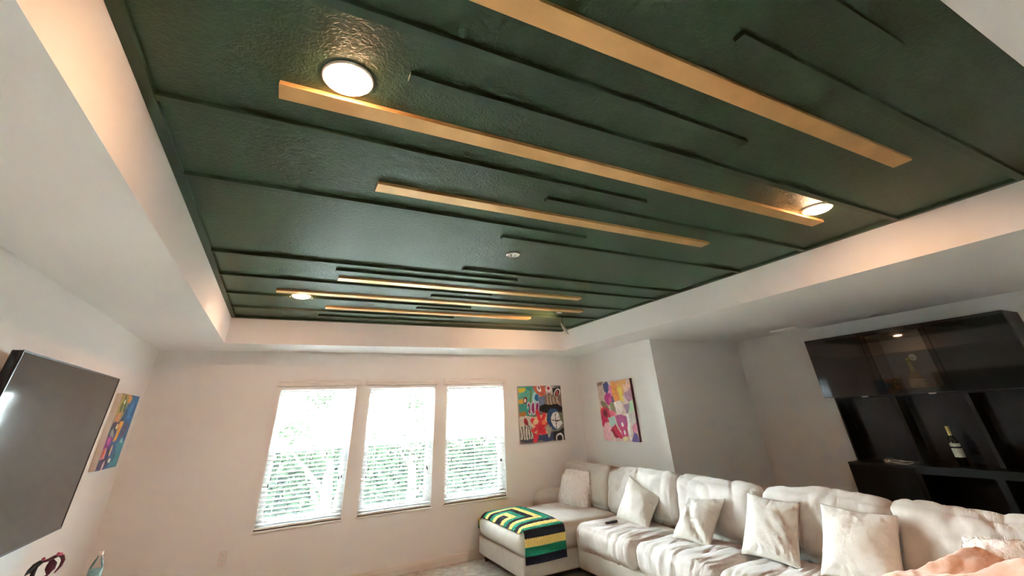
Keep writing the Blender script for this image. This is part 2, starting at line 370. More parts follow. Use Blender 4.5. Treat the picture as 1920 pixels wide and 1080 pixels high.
r = root('hanging_light', (3.02, 4.575, ZT), 'round light fallen out of the ceiling and hanging by its wire', 'ceiling light')
part('ceiling_bracket', B((2.965, 4.50, ZT-0.022), (3.035, 4.545, ZT), 0.004), M['white_pl'], r)
part('wire', tube(bmesh.new(), [(3.0, 4.53, ZT-0.01), (3.045, 4.545, 2.66), (3.05, 4.55, 2.60), (3.055, 4.55, 2.53)], 0.0028, 8), M['dark_pl'], r)
ax = Vector((-0.633, 0.652, -0.4165)).normalized(); c = Vector((3.075, 4.55, 2.52))
part('trim_ring', L([(0.088, -0.012), (0.090, -0.004), (0.088, 0.006), (0.080, 0.009)], c, 40, ax), M['white_pl'], r, True, 40)
part('diffuser', L([(0.079, 0.0085), (0.05, 0.012), (0.001, 0.013)], c, 40, ax), M['lamp'], r, True)

r = root('ceiling_speaker', (1.47, 2.80, ZT), 'small round white ceiling speaker in the middle of the green tray', 'speaker')
part('rim', L([(0.058, 0), (0.058, -0.006), (0.050, -0.008), (0.048, 0)][::-1], (1.47, 2.80, ZT), 32), M['white_pl'], r, True, 40)
part('grille', L([(0.001, -0.0075), (0.049, -0.006), (0.049, 0)], (1.47, 2.80, ZT), 32), M['grille'], r, True, 40)
bm = bmesh.new()
for a in (0.3, 1.9, 3.4): box(bm, (1.47+0.02*math.cos(a)-0.006, 2.80+0.02*math.sin(a)-0.006, ZT-0.0115), (1.47+0.02*math.cos(a)+0.006, 2.80+0.02*math.sin(a)+0.006, ZT-0.006), 0.002)
part('clip', bm, M['grey_pl'], r)

r = root('air_vent', (5.95, 3.45, ZC), 'white air vent in the lower ceiling above the black cabinets', 'vent')
bm = bmesh.new(); X0, X1, Y0, Y1 = 5.80, 6.10, 3.29, 3.63
for lo, hi in (((X0, Y0), (X0+0.025, Y1)), ((X1-0.025, Y0), (X1, Y1)), ((X0+0.025, Y0), (X1-0.025, Y0+0.025)), ((X0+0.025, Y1-0.025), (X1-0.025, Y1))):
    box(bm, (*lo, ZC-0.022), (*hi, ZC))
part('frame', bm, M['white_pl'], r)
sb = B((-0.004, -0.145, -0.007), (0.004, 0.145, 0.007)); sme = to_mesh('slat', sb, M['white_pl'])
for k in range(9): link('slat', sme, r, (X0+0.04+k*0.0275-5.95, 3.46-3.45, -0.007), (0, 0.6, 0))

# ------------------------------------------------------------ television on the left wall
TVY, TVZ = 3.922, 1.515
tv = root('television', (-1.219, TVY, TVZ), 'large dark flat television mounted on the left wall', 'television')
tv.rotation_euler = (0, 0.020, 0)
def tvp(name, bm, m, smooth=False): return link(name, to_mesh(name, bm, m, smooth), tv)
W2, H2 = 0.832, 0.484
tvp('housing', B((-0.045, -W2, -H2), (-0.004, W2, H2), 0.006), M['tvbody'])
tvp('screen', B((-0.004, -W2+0.009, -H2+0.012), (0.0, W2-0.009, H2-0.009)), M['tvscreen'])
bm = bmesh.new(); box(bm, (-0.004, -W2, -H2), (0.003, W2, -H2+0.012)); box(bm, (-0.004, -W2, H2-0.009), (0.003, W2, H2)); box(bm, (-0.004, -W2, -H2+0.012), (0.003, -W2+0.009, H2-0.009)); box(bm, (-0.004, W2-0.009, -H2+0.012), (0.003, W2, H2-0.009))
tvp('bezel', bm, M['tvbody'])
bm = bmesh.new(); box(bm, (-0.126, -0.3, -0.2), (-0.112, 0.3, 0.2)); box(bm, (-0.113, -0.25, -0.22), (-0.044, -0.20, 0.22)); box(bm, (-0.113, 0.20, -0.22), (-0.044, 0.25, 0.22))
tvp('wall_bracket', bm, M['tvbody'])

# ------------------------------------------------------------ paintings: colours laid down on a grid of points
class Canvas:
    def __init__(s, n, m, bg):
        s.n, s.m = n, m
        v, u = np.mgrid[0:m, 0:n]; s.u = (u/(n-1)); s.v = (v/(m-1))
        s.c = np.zeros((m, n, 3)); s.c[:] = lin(bg)
        s.ju = s.field(3)*0.018; s.jv = s.field(4)*0.018
    def field(s, seed, k=7):
        r = np.random.default_rng(seed); g = r.normal(size=(k+3, k+3)); y = s.v*k; x = s.u*k
        i = y.astype(int); j = x.astype(int); fy = y-i; fx = x-j; fy = fy*fy*(3-2*fy); fx = fx*fx*(3-2*fx)
        return (g[i, j]*(1-fx)+g[i, j+1]*fx)*(1-fy)+(g[i+1, j]*(1-fx)+g[i+1, j+1]*fx)*fy
    def put(s, mask, col, a=1.0):
        col = np.array(lin(col)); s.c[mask] = s.c[mask]*(1-a)+col*a
    def ell(s, cu, cv, ru, rv, col, rot=0.0, inner=0.0):
        U = s.u+s.ju-cu; V = s.v+s.jv-cv; c, q = math.cos(rot), math.sin(rot)
        d = ((U*c+V*q)/ru)**2+((-U*q+V*c)/rv)**2; s.put((d < 1) & (d >= inner*inner), col)
    def poly(s, pts, col, a=1.0):
        U = s.u+s.ju; V = s.v+s.jv; ins = np.zeros(U.shape, bool); n = len(pts)
        for k in range(n):
            (x1, y1), (x2, y2) = pts[k], pts[(k+1) % n]
            if y1 == y2: continue
            ins ^= ((V > min(y1, y2)) & (V <= max(y1, y2)) & (U < (V-y1)*(x2-x1)/(y2-y1)+x1))
        s.put(ins, col, a)
    def line(s, pts, w, col):
        U = s.u+s.ju; V = s.v+s.jv
        for (x1, y1), (x2, y2) in zip(pts[:-1], pts[1:]):
            dx, dy = x2-x1, y2-y1; t = np.clip(((U-x1)*dx+(V-y1)*dy)/(dx*dx+dy*dy+1e-9), 0, 1)
            s.put((U-x1-t*dx)**2+(V-y1-t*dy)**2 < w*w, col)
    def grain(s, a=0.08):
        s.c *= (1+a*s.field(11, 26)[..., None]); s.c = np.clip(s.c, 0, 1)

def painting(name_label, cat, fr, P0, U, V, depth, cv, side, rootloc):
    """P0 top-left corner of the front, U along the top, V down; front normal towards the room"""
    P0, U, V = Vector(P0), Vector(U), Vector(V); N = V.cross(U).normalized()
    if N.dot(Vector(fr)) < 0: N = -N
    r = root('canvas_painting', rootloc, name_label, cat, 'canvas paintings on the walls')
    bm = bmesh.new(); P = P0-N*0.0005
    vs = [bm.verts.new(q) for q in (P, P+U, P+U+V, P+V, P-N*depth, P+U-N*depth, P+U+V-N*depth, P+V-N*depth)]
    for f in ((0, 1, 2, 3), (7, 6, 5, 4), (0, 4, 5, 1), (1, 5, 6, 2), (2, 6, 7, 3), (3, 7, 4, 0)): bm.faces.new([vs[k] for k in f])
    part('stretched_canvas', bm, side, r)
    me = bpy.data.meshes.new('painted_face'); off = world_off(r); n, m = cv.n, cv.m
    idx = np.arange(n*m).reshape(m, n); co = [(P0+U*float(a)+V*float(b)-off) for a, b in zip(cv.u.ravel(), cv.v.ravel())]
    fc = np.stack([idx[:-1, :-1], idx[1:, :-1], idx[1:, 1:], idx[:-1, 1:]], -1).reshape(-1, 4)
    me.from_pydata([tuple(q) for q in co], [], fc.tolist()); a = me.color_attributes.new('paint', 'FLOAT_COLOR', 'POINT')
    a.data.foreach_set('color', np.concatenate([cv.c.reshape(-1, 3), np.ones((n*m, 1))], 1).astype('f').ravel())
    me.materials.append(M['paint']); link('painted_face', me, r)

# hands and flowers, far wall
c = Canvas(120, 120, (120, 118, 118))
c.poly([(0, 0), (.36, 0), (.36, .3), (.42, .5), (0, .55)], (96, 180, 160)); c.poly([(0, .3), (.22, .3), (.22, .55), (0, .55)], (72, 150, 140))
c.ell(.07, .08, .08, .05, (220, 200, 60)); c.ell(.25, .05, .10, .05, (70, 150, 140)); c.ell(.08, .27, .10, .04, (215, 175, 70)); c.ell(.17, .26, .045, .05, (120, 40, 40)); c.ell(.17, .26, .025, .03, (230, 220, 210))
c.line([(.29, .1), (.27, .3)], .015, (110, 130, 60)); c.ell(.41, .22, .10, .12, (170, 215, 215)); c.ell(.41, .22, .05, .06, (40, 110, 170))
c.poly([(.36, 0), (.62, 0), (.62, .14), (.5, .2), (.4, .15)], (215, 110, 85)); c.ell(.48, .05, .13, .11, (205, 105, 85)); c.ell(.47, .05, .05, .06, (235, 235, 235)); c.ell(.47, .035, .025, .03, (110, 90, 110))
c.poly([(.62, 0), (.82, 0), (.80, .2), (.62, .2)], (190, 185, 180)); c.ell(.70, .07, .07, .09, (235, 230, 230)); c.ell(.70, .06, .035, .045, (190, 50, 90))
c.poly([(.78, .03), (1, .03), (1, .2), (.82, .18)], (30, 30, 34)); c.ell(.91, .13, .075, .08, (225, 222, 220), 0, .7); c.ell(.91, .13, .03, .04, (190, 80, 80))
c.poly([(.44, .2), (.62, .2), (.62, .4), (.44, .4)], (120, 130, 165)); c.poly([(.6, .18), (1, .18), (1, .37), (.6, .37)], (130, 105, 95))
for x in (.66, .74, .82, .91): c.line([(x, .21), (x+.02, .35)], .017, (175, 160, 145))
for x in (.47, .53, .58): c.line([(x, .22), (x, .37)], .012, (95, 105, 150))
c.ell(.74, .42, .30, .07, (24, 26, 32)); c.poly([(.44, .4), (1, .42), (1, .52), (.6, .5), (.44, .46)], (30, 32, 38))
for x in (.24, .33, .42): c.ell(x, .40, .045, .11, (225, 215, 225)); c.ell(x, .40, .032, .092, (150, 50, 120))
for x, d in ((.05, .0), (.10, .03), (.15, .02), (.20, .05)): c.line([(x-.03, .50), (x+.04, .32+d)], .017, (60, 160, 150))
c.ell(.08, .51, .09, .05, (170, 120, 50))
c.poly([(0, .56), (.3, .54), (.3, 1), (0, 1)], (205, 198, 188))
for x in (.04, .10, .16, .21, .26): c.line([(x, .72), (x+.02, .97)], .010, (40, 40, 45))
c.ell(.14, .65, .045, .06, (165, 30, 45)); c.line([(.14, .66), (.2, .72)], .01, (90, 40, 40))
c.poly([(.28, .56), (.62, .5), (.64, .72), (.58, 1), (.28, 1)], (225, 190, 150))
for a in np.linspace(0.2, 6.2, 8): c.line([(.45, .72), (.45+.19*math.cos(a), .72+.24*math.sin(a))], .042, (220, 60, 70) if a > 2.5 else (225, 85, 70))
c.ell(.48, .78, .07, .09, (215, 35, 60)); c.ell(.36, .64, .06, .045, (235, 200, 160)); c.ell(.54, .66, .05, .05, (230, 130, 90))
c.poly([(.62, .5), (1, .5), (1, .82), (.62, .82)], (125, 125, 120)); c.ell(.76, .63, .15, .18, (45, 85, 135)); c.ell(.83, .64, .13, .14, (225, 225, 228)); c.line([(.72, .64), (.95, .64)], .008, (60, 60, 60)); c.line([(.84, .52), (.82, .78)], .008, (60, 60, 60))
c.poly([(.93, .5), (1, .5), (1, .85), (.94, .85)], (120, 130, 95))
c.poly([(.3, .9), (1, .82), (1, 1), (.3, 1)], (50, 55, 95)); c.poly([(.72, .84), (1, .8), (1, 1), (.72, 1)], (28, 28, 30)); c.ell(.89, .95, .09, .09, (225, 222, 220), 0, .68)
for x, y in ((.56, .76), (.60, .73), (.64, .74), (.68, .78)): c.line([(.62, .92), (x, y)], .018, (165, 160, 148))
c.poly([(.28, .84), (.42, .9), (.36, 1), (.3, 1)], (215, 40, 65)); c.poly([(.0, .96), (.3, .93), (.3, 1), (0, 1)], (60, 62, 75)); c.grain()
painting('square abstract painting with hands and flowers hung right of the windows', 'painting', (0, -1, 0), (3.278, YF-0.038, 1.975), (0.785, 0, 0.002), (0, 0, -0.768), 0.036, c, M['canvas_side'], (3.67, YF-0.01, 1.20))

# pink abstract, right wall
c = Canvas(120, 120, (222, 196, 186))
c.poly([(0, .06), (.18, .05), (.26, .36), (.1, .4), (0, .3)], (205, 180, 165)); c.poly([(.02, .0), (.2, 0), (.1, .07), (0, .06)], (150, 120, 105))
c.poly([(.16, .05), (.34, .04), (.38, .12), (.28, .24), (.2, .18)], (80, 85, 140)); c.poly([(.28, .2), (.44, .25), (.5, .38), (.38, .4)], (95, 95, 150))
c.poly([(.34, .1), (.46, .08), (.44, .26), (.34, .3)], (225, 130, 165)); c.ell(.30, .30, .10, .09, (190, 60, 135)); c.ell(.36, .34, .05, .06, (215, 90, 150))
c.poly([(.42, .02), (.62, .0), (.68, .32), (.58, .38), (.46, .36), (.42, .2)], (235, 155, 80)); c.poly([(.56, .02), (.86, .0), (.9, .2), (.72, .26)], (230, 170, 105))
c.poly([(.58, .12), (.72, .14), (.76, .36), (.66, .36)], (235, 205, 95)); c.poly([(.78, .08), (.98, .05), (1, .3), (.84, .34)], (232, 190, 170))
c.poly([(.80, .22), (1, .16), (1, .34), (.84, .4)], (185, 140, 165)); c.ell(.17, .42, .15, .07, (135, 125, 95), .5); c.ell(.40, .46, .07, .10, (150, 150, 115), -.4)
c.poly([(.46, .38), (.66, .36), (.7, .5), (.56, .58), (.48, .54)], (235, 222, 215)); c.poly([(.72, .44), (.96, .38), (.96, .52), (.78, .56)], (165, 140, 160)); c.poly([(.84, .4), (1, .34), (1, .56), (.86, .58)], (180, 215, 175))
c.poly([(0, .46), (.1, .44), (.14, .54), (0, .58)], (230, 130, 70)); c.ell(.16, .57, .17, .13, (215, 60, 85)); c.ell(.15, .56, .09, .08, (165, 45, 70)); c.ell(.15, .56, .04, .05, (120, 30, 55)); c.poly([(.26, .48), (.44, .52), (.42, .66), (.3, .62)], (235, 115, 140))
c.poly([(0, .6), (.14, .62), (.16, .76), (0, .78)], (205, 40, 90)); c.poly([(.2, .62), (.4, .58), (.46, .74), (.3, .8)], (175, 205, 200)); c.poly([(.1, .7), (.28, .78), (.2, 1), (0, 1), (0, .8)], (232, 180, 195))
c.poly([(.26, .8), (.42, .72), (.58, 1), (.44, 1)], (215, 50, 85)); c.poly([(.22, .84), (.3, .8), (.5, 1), (.42, 1)], (165, 30, 60)); c.poly([(.42, .58), (.6, .56), (.8, .62), (.72, .8), (.5, .8)], (190, 95, 150)); c.poly([(.48, .74), (.72, .76), (.7, .98), (.56, 1)], (205, 80, 130))
c.poly([(.76, .56), (.84, .56), (.82, .9), (.74, .9)], (238, 236, 235)); c.poly([(.84, .56), (1, .52), (1, .86), (.86, .84)], (205, 195, 190)); c.poly([(.86, .74), (1, .72), (1, .9), (.9, .86)], (215, 140, 165)); c.poly([(.82, .98), (.9, .84), (1, .9), (1, 1), (.82, 1)], (95, 75, 140))
for x, y in ((.60, .74), (.62, .86), (.78, .95), (.76, .8)): c.ell(x, y, .03, .035, (245, 242, 240))
c.ell(.62, .96, .08, .035, (232, 222, 165)); c.poly([(.3, .98), (.58, .96), (.58, 1), (.3, 1)], (230, 200, 205)); c.grain()
painting('pink and orange abstract painting on the right wall above the sofa corner', 'painting', (-1, 0, 0), (XB-0.042, 5.780, 1.978), (0, -0.765, -0.002), (0, 0, -0.788), 0.040, c,
         mat('dark_plum_edge', (0.10, 0.035, 0.045), 0.7, var=(12, 0.5, 3)), (XB-0.012, 5.40, 1.19))

# blue and gold abstract, left wall
c = Canvas(110, 110, (60, 105, 160))
c.poly([(0, 0), (.45, 0), (.4, .3), (.2, .5), (0, .5)], (165, 145, 90)); c.poly([(.35, 0), (.62, 0), (.5, .12), (.38, .12)], (215, 150, 85)); c.poly([(.06, .3), (.28, .24), (.3, .4), (.1, .44)], (205, 140, 100))
for x, y in ((.22, .08), (.3, .14), (.18, .2), (.35, .2)): c.ell(x, y, .07, .04, (70, 105, 55), .8)
c.ell(.25, .12, .04, .03, (220, 225, 190)); c.poly([(.6, 0), (1, 0), (1, .4), (.5, .36)], (50, 110, 170)); c.ell(.75, .2, .1, .12, (75, 135, 195)); c.ell(.5, .3, .09, .12, (45, 85, 130))
c.poly([(0, .42), (.35, .40), (.3, .62), (0, .66)], (55, 65, 95)); c.line([(.05, .42), (.3, .40), (.45, .36)], .03, (60, 40, 85)); c.poly([(.38, .38), (.58, .38), (.5, .62), (.34, .64)], (230, 165, 60)); c.ell(.3, .42, .05, .04, (235, 215, 170))
c.ell(.18, .55, .1, .06, (150, 155, 165), .4); c.poly([(0, .6), (.3, .58), (.26, .72), (0, .74)], (140, 55, 130)); c.ell(.15, .64, .09, .05, (185, 90, 165)); c.poly([(0, .74), (.18, .72), (.2, .9), (0, .9)], (215, 140, 130)); c.ell(.06, .8, .06, .06, (200, 90, 60))
c.ell(.72, .5, .12, .09, (90, 85, 125)); c.ell(.8, .66, .1, .07, (140, 200, 205)); c.poly([(.6, .68), (1, .64), (1, 1), (.55, 1)], (70, 145, 165)); c.ell(.62, .85, .1, .08, (55, 115, 145)); c.ell(.42, .76, .05, .08, (235, 205, 150))
c.poly([(.2, .72), (.36, .66), (.4, .9), (.24, .92)], (60, 50, 95)); c.poly([(0, .88), (.4, .86), (.45, 1), (0, 1)], (75, 60, 95)); c.ell(.28, .95, .05, .05, (220, 190, 190)); c.ell(.5, .9, .05, .03, (235, 225, 190)); c.grain(.16)
painting('blue and gold abstract painting on the left wall past the television', 'painting', (1, 0, 0), (-1.310, 5.395, 1.932), (0, 0.600, 0), (0, 0, -0.605), 0.044, c, M['canvas_side'], (XL+0.012, 5.70, 1.33))

# ------------------------------------------------------------ outlet
r = root('wall_outlet', (-0.245, YF, 0.42), 'white double wall outlet low on the far wall below the left window', 'outlet')
part('cover_plate', B((-0.283, YF-0.006, 0.362), (-0.207, YF, 0.478), 0.003), M['trimw'], r)
for z in (0.400, 0.441):
    q = part('socket', B((-0.262, YF-0.008, z-0.014), (-0.228, YF-0.004, z+0.014), 0.003), M['white_pl'], r)
    bm = bmesh.new()
    for x in (-0.252, -0.239): box(bm, (x-0.0015, YF-0.0086, z-0.004), (x+0.0015, YF-0.0070, z+0.007))
    box(bm, (-0.2475, YF-0.0086, z-0.011), (-0.2435, YF-0.0070, z-0.007)); part('slot', bm, M['dark_pl'], q)

# ------------------------------------------------------------ sectional sofa
def cushion_bm(lo, hi, r, cuts=(24, 24, 10), puff=(0, 0, 0.02), wr=0.0, wfreq=(2, 14, 2), seed=0.0, lean=0.0, droop=0.0):
    """soft rounded block between lo and hi; puff bulges each face; wr = wrinkle depth"""
    lo, hi = Vector(lo), Vector(hi); c = (lo+hi)/2; h = (hi-lo)/2; bm = bmesh.new(); key = {}
    nx, ny, nzc = cuts
    def vert(i, j, k):
        kk = (i, j, k)
        if kk not in key: key[kk] = bm.verts.new((i/nx*2-1, j/ny*2-1, k/nzc*2-1))
        return key[kk]
    for i in range(nx):
        for j in range(ny):
            for k in (0, nzc): bm.faces.new([vert(i, j, k), vert(i+1, j, k), vert(i+1, j+1, k), vert(i, j+1, k)])
    for i in range(nx):
        for k in range(nzc):
            for j in (0, ny): bm.faces.new([vert(i, j, k), vert(i+1, j, k), vert(i+1, j, k+1), vert(i, j, k+1)])
    for j in range(ny):
        for k in range(nzc):
            for i in (0, nx): bm.faces.new([vert(i, j, k), vert(i, j+1, k), vert(i, j+1, k+1), vert(i, j, k+1)])
    R3 = Vector([min(r, x*0.999) for x in h]); inner = h-R3
    for v in bm.verts:
        u = v.co.copy(); p = Vector((u.x*h.x, u.y*h.y, u.z*h.z)); q = Vector([max(-inner[i], min(inner[i], p[i])) for i in range(3)])
        d = Vector([(p[i]-q[i])/R3[i] for i in range(3)])
        dn = d.normalized() if d.length > 1e-6 else Vector((0, 0, 0))
        p = q+Vector([dn[i]*R3[i] for i in range(3)])
        p.x += u.x*abs(u.x)*puff[0]*(1-u.y**2)*(1-u.z**2); p.y += u.y*abs(u.y)*puff[1]*(1-u.x**2)*(1-u.z**2); p.z += u.z*abs(u.z)*puff[2]*(1-u.x**4)*(1-u.y**4)
        if wr:
            w = noise.noise(Vector((p.x*wfreq[0]+seed, p.y*wfreq[1]+1.2*noise.noise(Vector((p.x*3, p.y*2, seed))), p.z*wfreq[2]+seed)))
            w = -(1-abs(w)*2.2)**3 if abs(w) < 0.45 else 0.0
            p += dn*wr*(w*0.8+0.8*noise.noise(Vector((p.x*4+seed, p.y*4, p.z*5))))
        if droop: p.z -= droop*max(0, u.z)*(0.5+0.5*math.sin(u.y*2.1+seed))
        if lean:
            cz, sz = math.cos(lean), math.sin(lean); p = Vector((p.x*cz+p.z*sz, p.y, -p.x*sz+p.z*cz))
        v.co = c+p
    return bm

sofa = root('sectional_sofa', (3.6, 3.6, 0), 'long cream fabric sectional sofa with a chaise at the window end', 'sofa')
bm = B((2.585, 5.035, 0.070), (4.43, 6.255, 0.250), 0.015); part('chaise_base', bm, M['fabric_plain'], sofa, True, 50)
bm = B((3.275, 1.00, 0.070), (4.43, 5.034, 0.250), 0.015); part('base', bm, M['fabric_plain'], sofa, True, 50)
bm = bmesh.new(); box(bm, (2.62, 5.07, 0.055), (4.40, 6.22, 0.070)); box(bm, (3.31, 1.05, 0.055), (4.40, 5.07, 0.070)); part('dust_cover', bm, M['under'], sofa)
for x, y in ((2.66, 6.17), (2.66, 5.12), (4.34, 6.17), (3.36, 4.9), (3.36, 3.05), (3.36, 1.1), (4.34, 1.1), (4.34, 3.05)):
    part('leg', L([(0.024, 0), (0.034, 0.055)], (x, y, 0), 4), M['leg'], sofa)
part('back_frame', B((4.27, 1.00, 0.25), (4.43, 6.25, 0.735), 0.04, 3), M['fabric_plain'], sofa, True, 50)
chaise_bm = cushion_bm((2.570, 5.010, 0.245), (3.98, 6.230, 0.470), 0.090, (40, 40, 10), (0.045, 0.015, 0.035), 0.003, (2, 5, 2), 3.0)
bvh = BVHTree.FromBMesh(chaise_bm)
part('chaise_cushion', chaise_bm, M['fabric_plain'], sofa, True)
for k, (ya, yb) in enumerate(((4.035, 5.015), (3.085, 4.030), (2.105, 3.080), (1.02, 2.100))):
    part('seat_cushion', cushion_bm((3.235, ya, 0.240), (3.98, yb, 0.465), 0.075, (40, 60, 14), (0.02, 0.008, 0.03), 0.016, (1.6, 17, 1.2), 5.3*k+1), M['fabric_seat'], sofa, True)
for k, (ya, yb, dr) in enumerate(((5.215, 6.290, 0.02), (4.045, 5.245, 0.03), (3.045, 4.075, 0.03), (2.065, 3.075, 0.035), (1.01, 2.095, 0.03))):
    part('back_cushion', cushion_bm((3.93, ya, 0.445), (4.235, yb, 0.930), 0.085, (16, 56, 32), (0.05, 0.0, 0.025), 0.020 if k else 0.006, (6, 8, 3.0), 3.1*k+2, 0.26, dr), M['fabric'] if k else M['fabric_plain'], sofa, True)
bm = cushion_bm((3.425, 6.085, 0.30), (4.40, 6.325, 0.625), 0.085, (24, 10, 14), (0.0, 0.0, 0.01), 0.003, (4, 4, 3), 9)
part('arm', bm, M['fabric_plain'], sofa, True)

# ------------------------------------------------------------ throw pillows
def pillow_bm(TL, TR, BR, BLc, th, n=44, seed=0.0, pinch=0.07, dent=0.0, wr=0.007):
    TL, TR, BR, BLc = map(Vector, (TL, TR, BR, BLc)); N = (TR-TL).cross(BLc-TL).normalized()
    if N.x > 0: N = -N
    bm = bmesh.new(); F = []; Bk = []
    for j in range(n+1):
        rf = []; rb = []
        for i in range(n+1):
            u, v = i/n*2-1, j/n*2-1
            uu = u*(1-pinch*(1-v*v)); vv = v*(1-pinch*(1-u*u)); a, b = (uu+1)/2, (vv+1)/2
            p = (TL*(1-a)+TR*a)*(1-b)+(BLc*(1-a)+BR*a)*b
            t = th*1.15*((1-u**4)*(1-v**4))**0.6*(0.45+0.55*(1-u*u)*(1-v*v))
            e = max(abs(u), abs(v))
            w = wr*(noise.noise(Vector((u*3.1+seed, v*3.1, seed)))*1.5 + 2.2*e*e*noise.noise(Vector((u*8+seed, v*8, 3)))) * min(1, (1-e)*8)
            dd = dent*math.exp(-((u*0.7-v*0.5+0.1)**2)/0.03)*min(1, (1-e)*4)
            edge = i in (0, n) or j in (0, n)
            vf = bm.verts.new(p+N*(t+w*(0 if edge else 1)-dd*(0 if edge else 1))); rf.append(vf)
            rb.append(vf if edge else bm.verts.new(p-N*(t*0.85)))
        F.append(rf); Bk.append(rb)
    for j in range(n):
        for i in range(n):
            bm.faces.new((F[j][i], F[j][i+1], F[j+1][i+1], F[j+1][i])); 
            q = (Bk[j][i], Bk[j+1][i], Bk[j+1][i+1], Bk[j][i+1])
            if bm.faces.get(q) is None: bm.faces.new(q)
    return bm
GP = 'cream throw pillows along the sofa'
def pillow(corners, th, label, seed, **k):
    c = pillow_bm(*corners, th, seed=seed, **k)
    tag(part('throw_pillow', c, M['pillow'], None, True), label, 'pillow', GP)
pillow(((3.930, 4.750, 0.886), (3.930, 4.265, 0.726), (3.690, 4.285, 0.462), (3.700, 4.830, 0.485)), 0.085, 'small cream pillow standing tilted on one corner beside the remote control', 1.3)
pillow(((3.900, 3.850, 0.765), (3.900, 3.380, 0.812), (3.640, 3.455, 0.470), (3.590, 3.850, 0.490)), 0.085, 'slumped cream pillow with a folded corner, second from the white fur pillow', 4.1, dent=0.03)
pillow(((3.900, 3.130, 0.880), (3.900, 2.655, 0.866), (3.660, 2.640, 0.490), (3.650, 3.140, 0.490)), 0.080, 'upright square cream pillow in the middle of the sofa between two other pillows', 7.7)
pillow(((3.900, 2.490, 0.880), (3.900, 1.975, 0.873), (3.660, 1.965, 0.500), (3.650, 2.500, 0.490)), 0.080, 'largest cream pillow, standing nearest the peach blanket', 9.2)

def fur_pillow(corners, th, label, n, ln, seed):
    rnd = random.Random(seed); bm = pillow_bm(*corners, th, n=26, seed=seed, pinch=0.02)
    bmesh.ops.recalc_face_normals(bm, faces=bm.faces[:]); bm.faces.ensure_lookup_table()
    cen = sum((v.co for v in bm.verts), Vector())/len(bm.verts)
    fb = bmesh.new(); areas = [f.calc_area() for f in bm.faces]; fs = list(bm.faces)
    for f in rnd.choices(fs, areas, k=n):
        p = f.calc_center_median()+Vector((rnd.uniform(-.012, .012), rnd.uniform(-.012, .012), rnd.uniform(-.012, .012)))
        fn = f.normal if f.normal.dot(p-cen) > 0 else -f.normal
        d = (fn*0.9+Vector((rnd.gauss(0, .35), rnd.gauss(0, .45), rnd.gauss(0, .35)))).normalized(); l = ln*rnd.uniform(0.4, 1.25)
        side = d.cross(Vector((rnd.gauss(0, 1), rnd.gauss(0, 1), rnd.gauss(0, 1)))).normalized(); w = rnd.uniform(0.0025, 0.0065); prev = None
        for s in range(4):
            t = s/3; q = p+d*l*0.55*t*(1-0.35*t)+Vector((0, 0, -0.85*l*t*t)); ww = w*(1-0.85*t)
            cur = (fb.verts.new(q-side*ww), fb.verts.new(q+side*ww))
            if prev: fb.faces.new((prev[0], prev[1], cur[1], cur[0]))
            prev = cur
    o = part('fur_pillow', bm, M['fur_base'], None, True); tag(o, label, 'pillow')
    off = world_off(o); bmesh.ops.translate(fb, verts=fb.verts[:], vec=-off)
    tag(link('shaggy_fur', to_mesh('shaggy_fur', fb, M['fur'], True), o), kind='stuff')
fur_pillow(((3.900, 6.085, 0.860), (3.930, 5.560, 0.868), (3.760, 5.480, 0.470), (3.700, 6.000, 0.470)), 0.125, 'white shaggy fur pillow on the chaise near the window', 3400, 0.13, 3)
fur_pillow(((3.860, 1.650, 0.815), (3.860, 1.380, 0.850), (3.720, 1.360, 0.500), (3.700, 1.680, 0.500)), 0.07, 'white fur pillow half hidden behind the peach blanket', 3200, 0.07, 5)

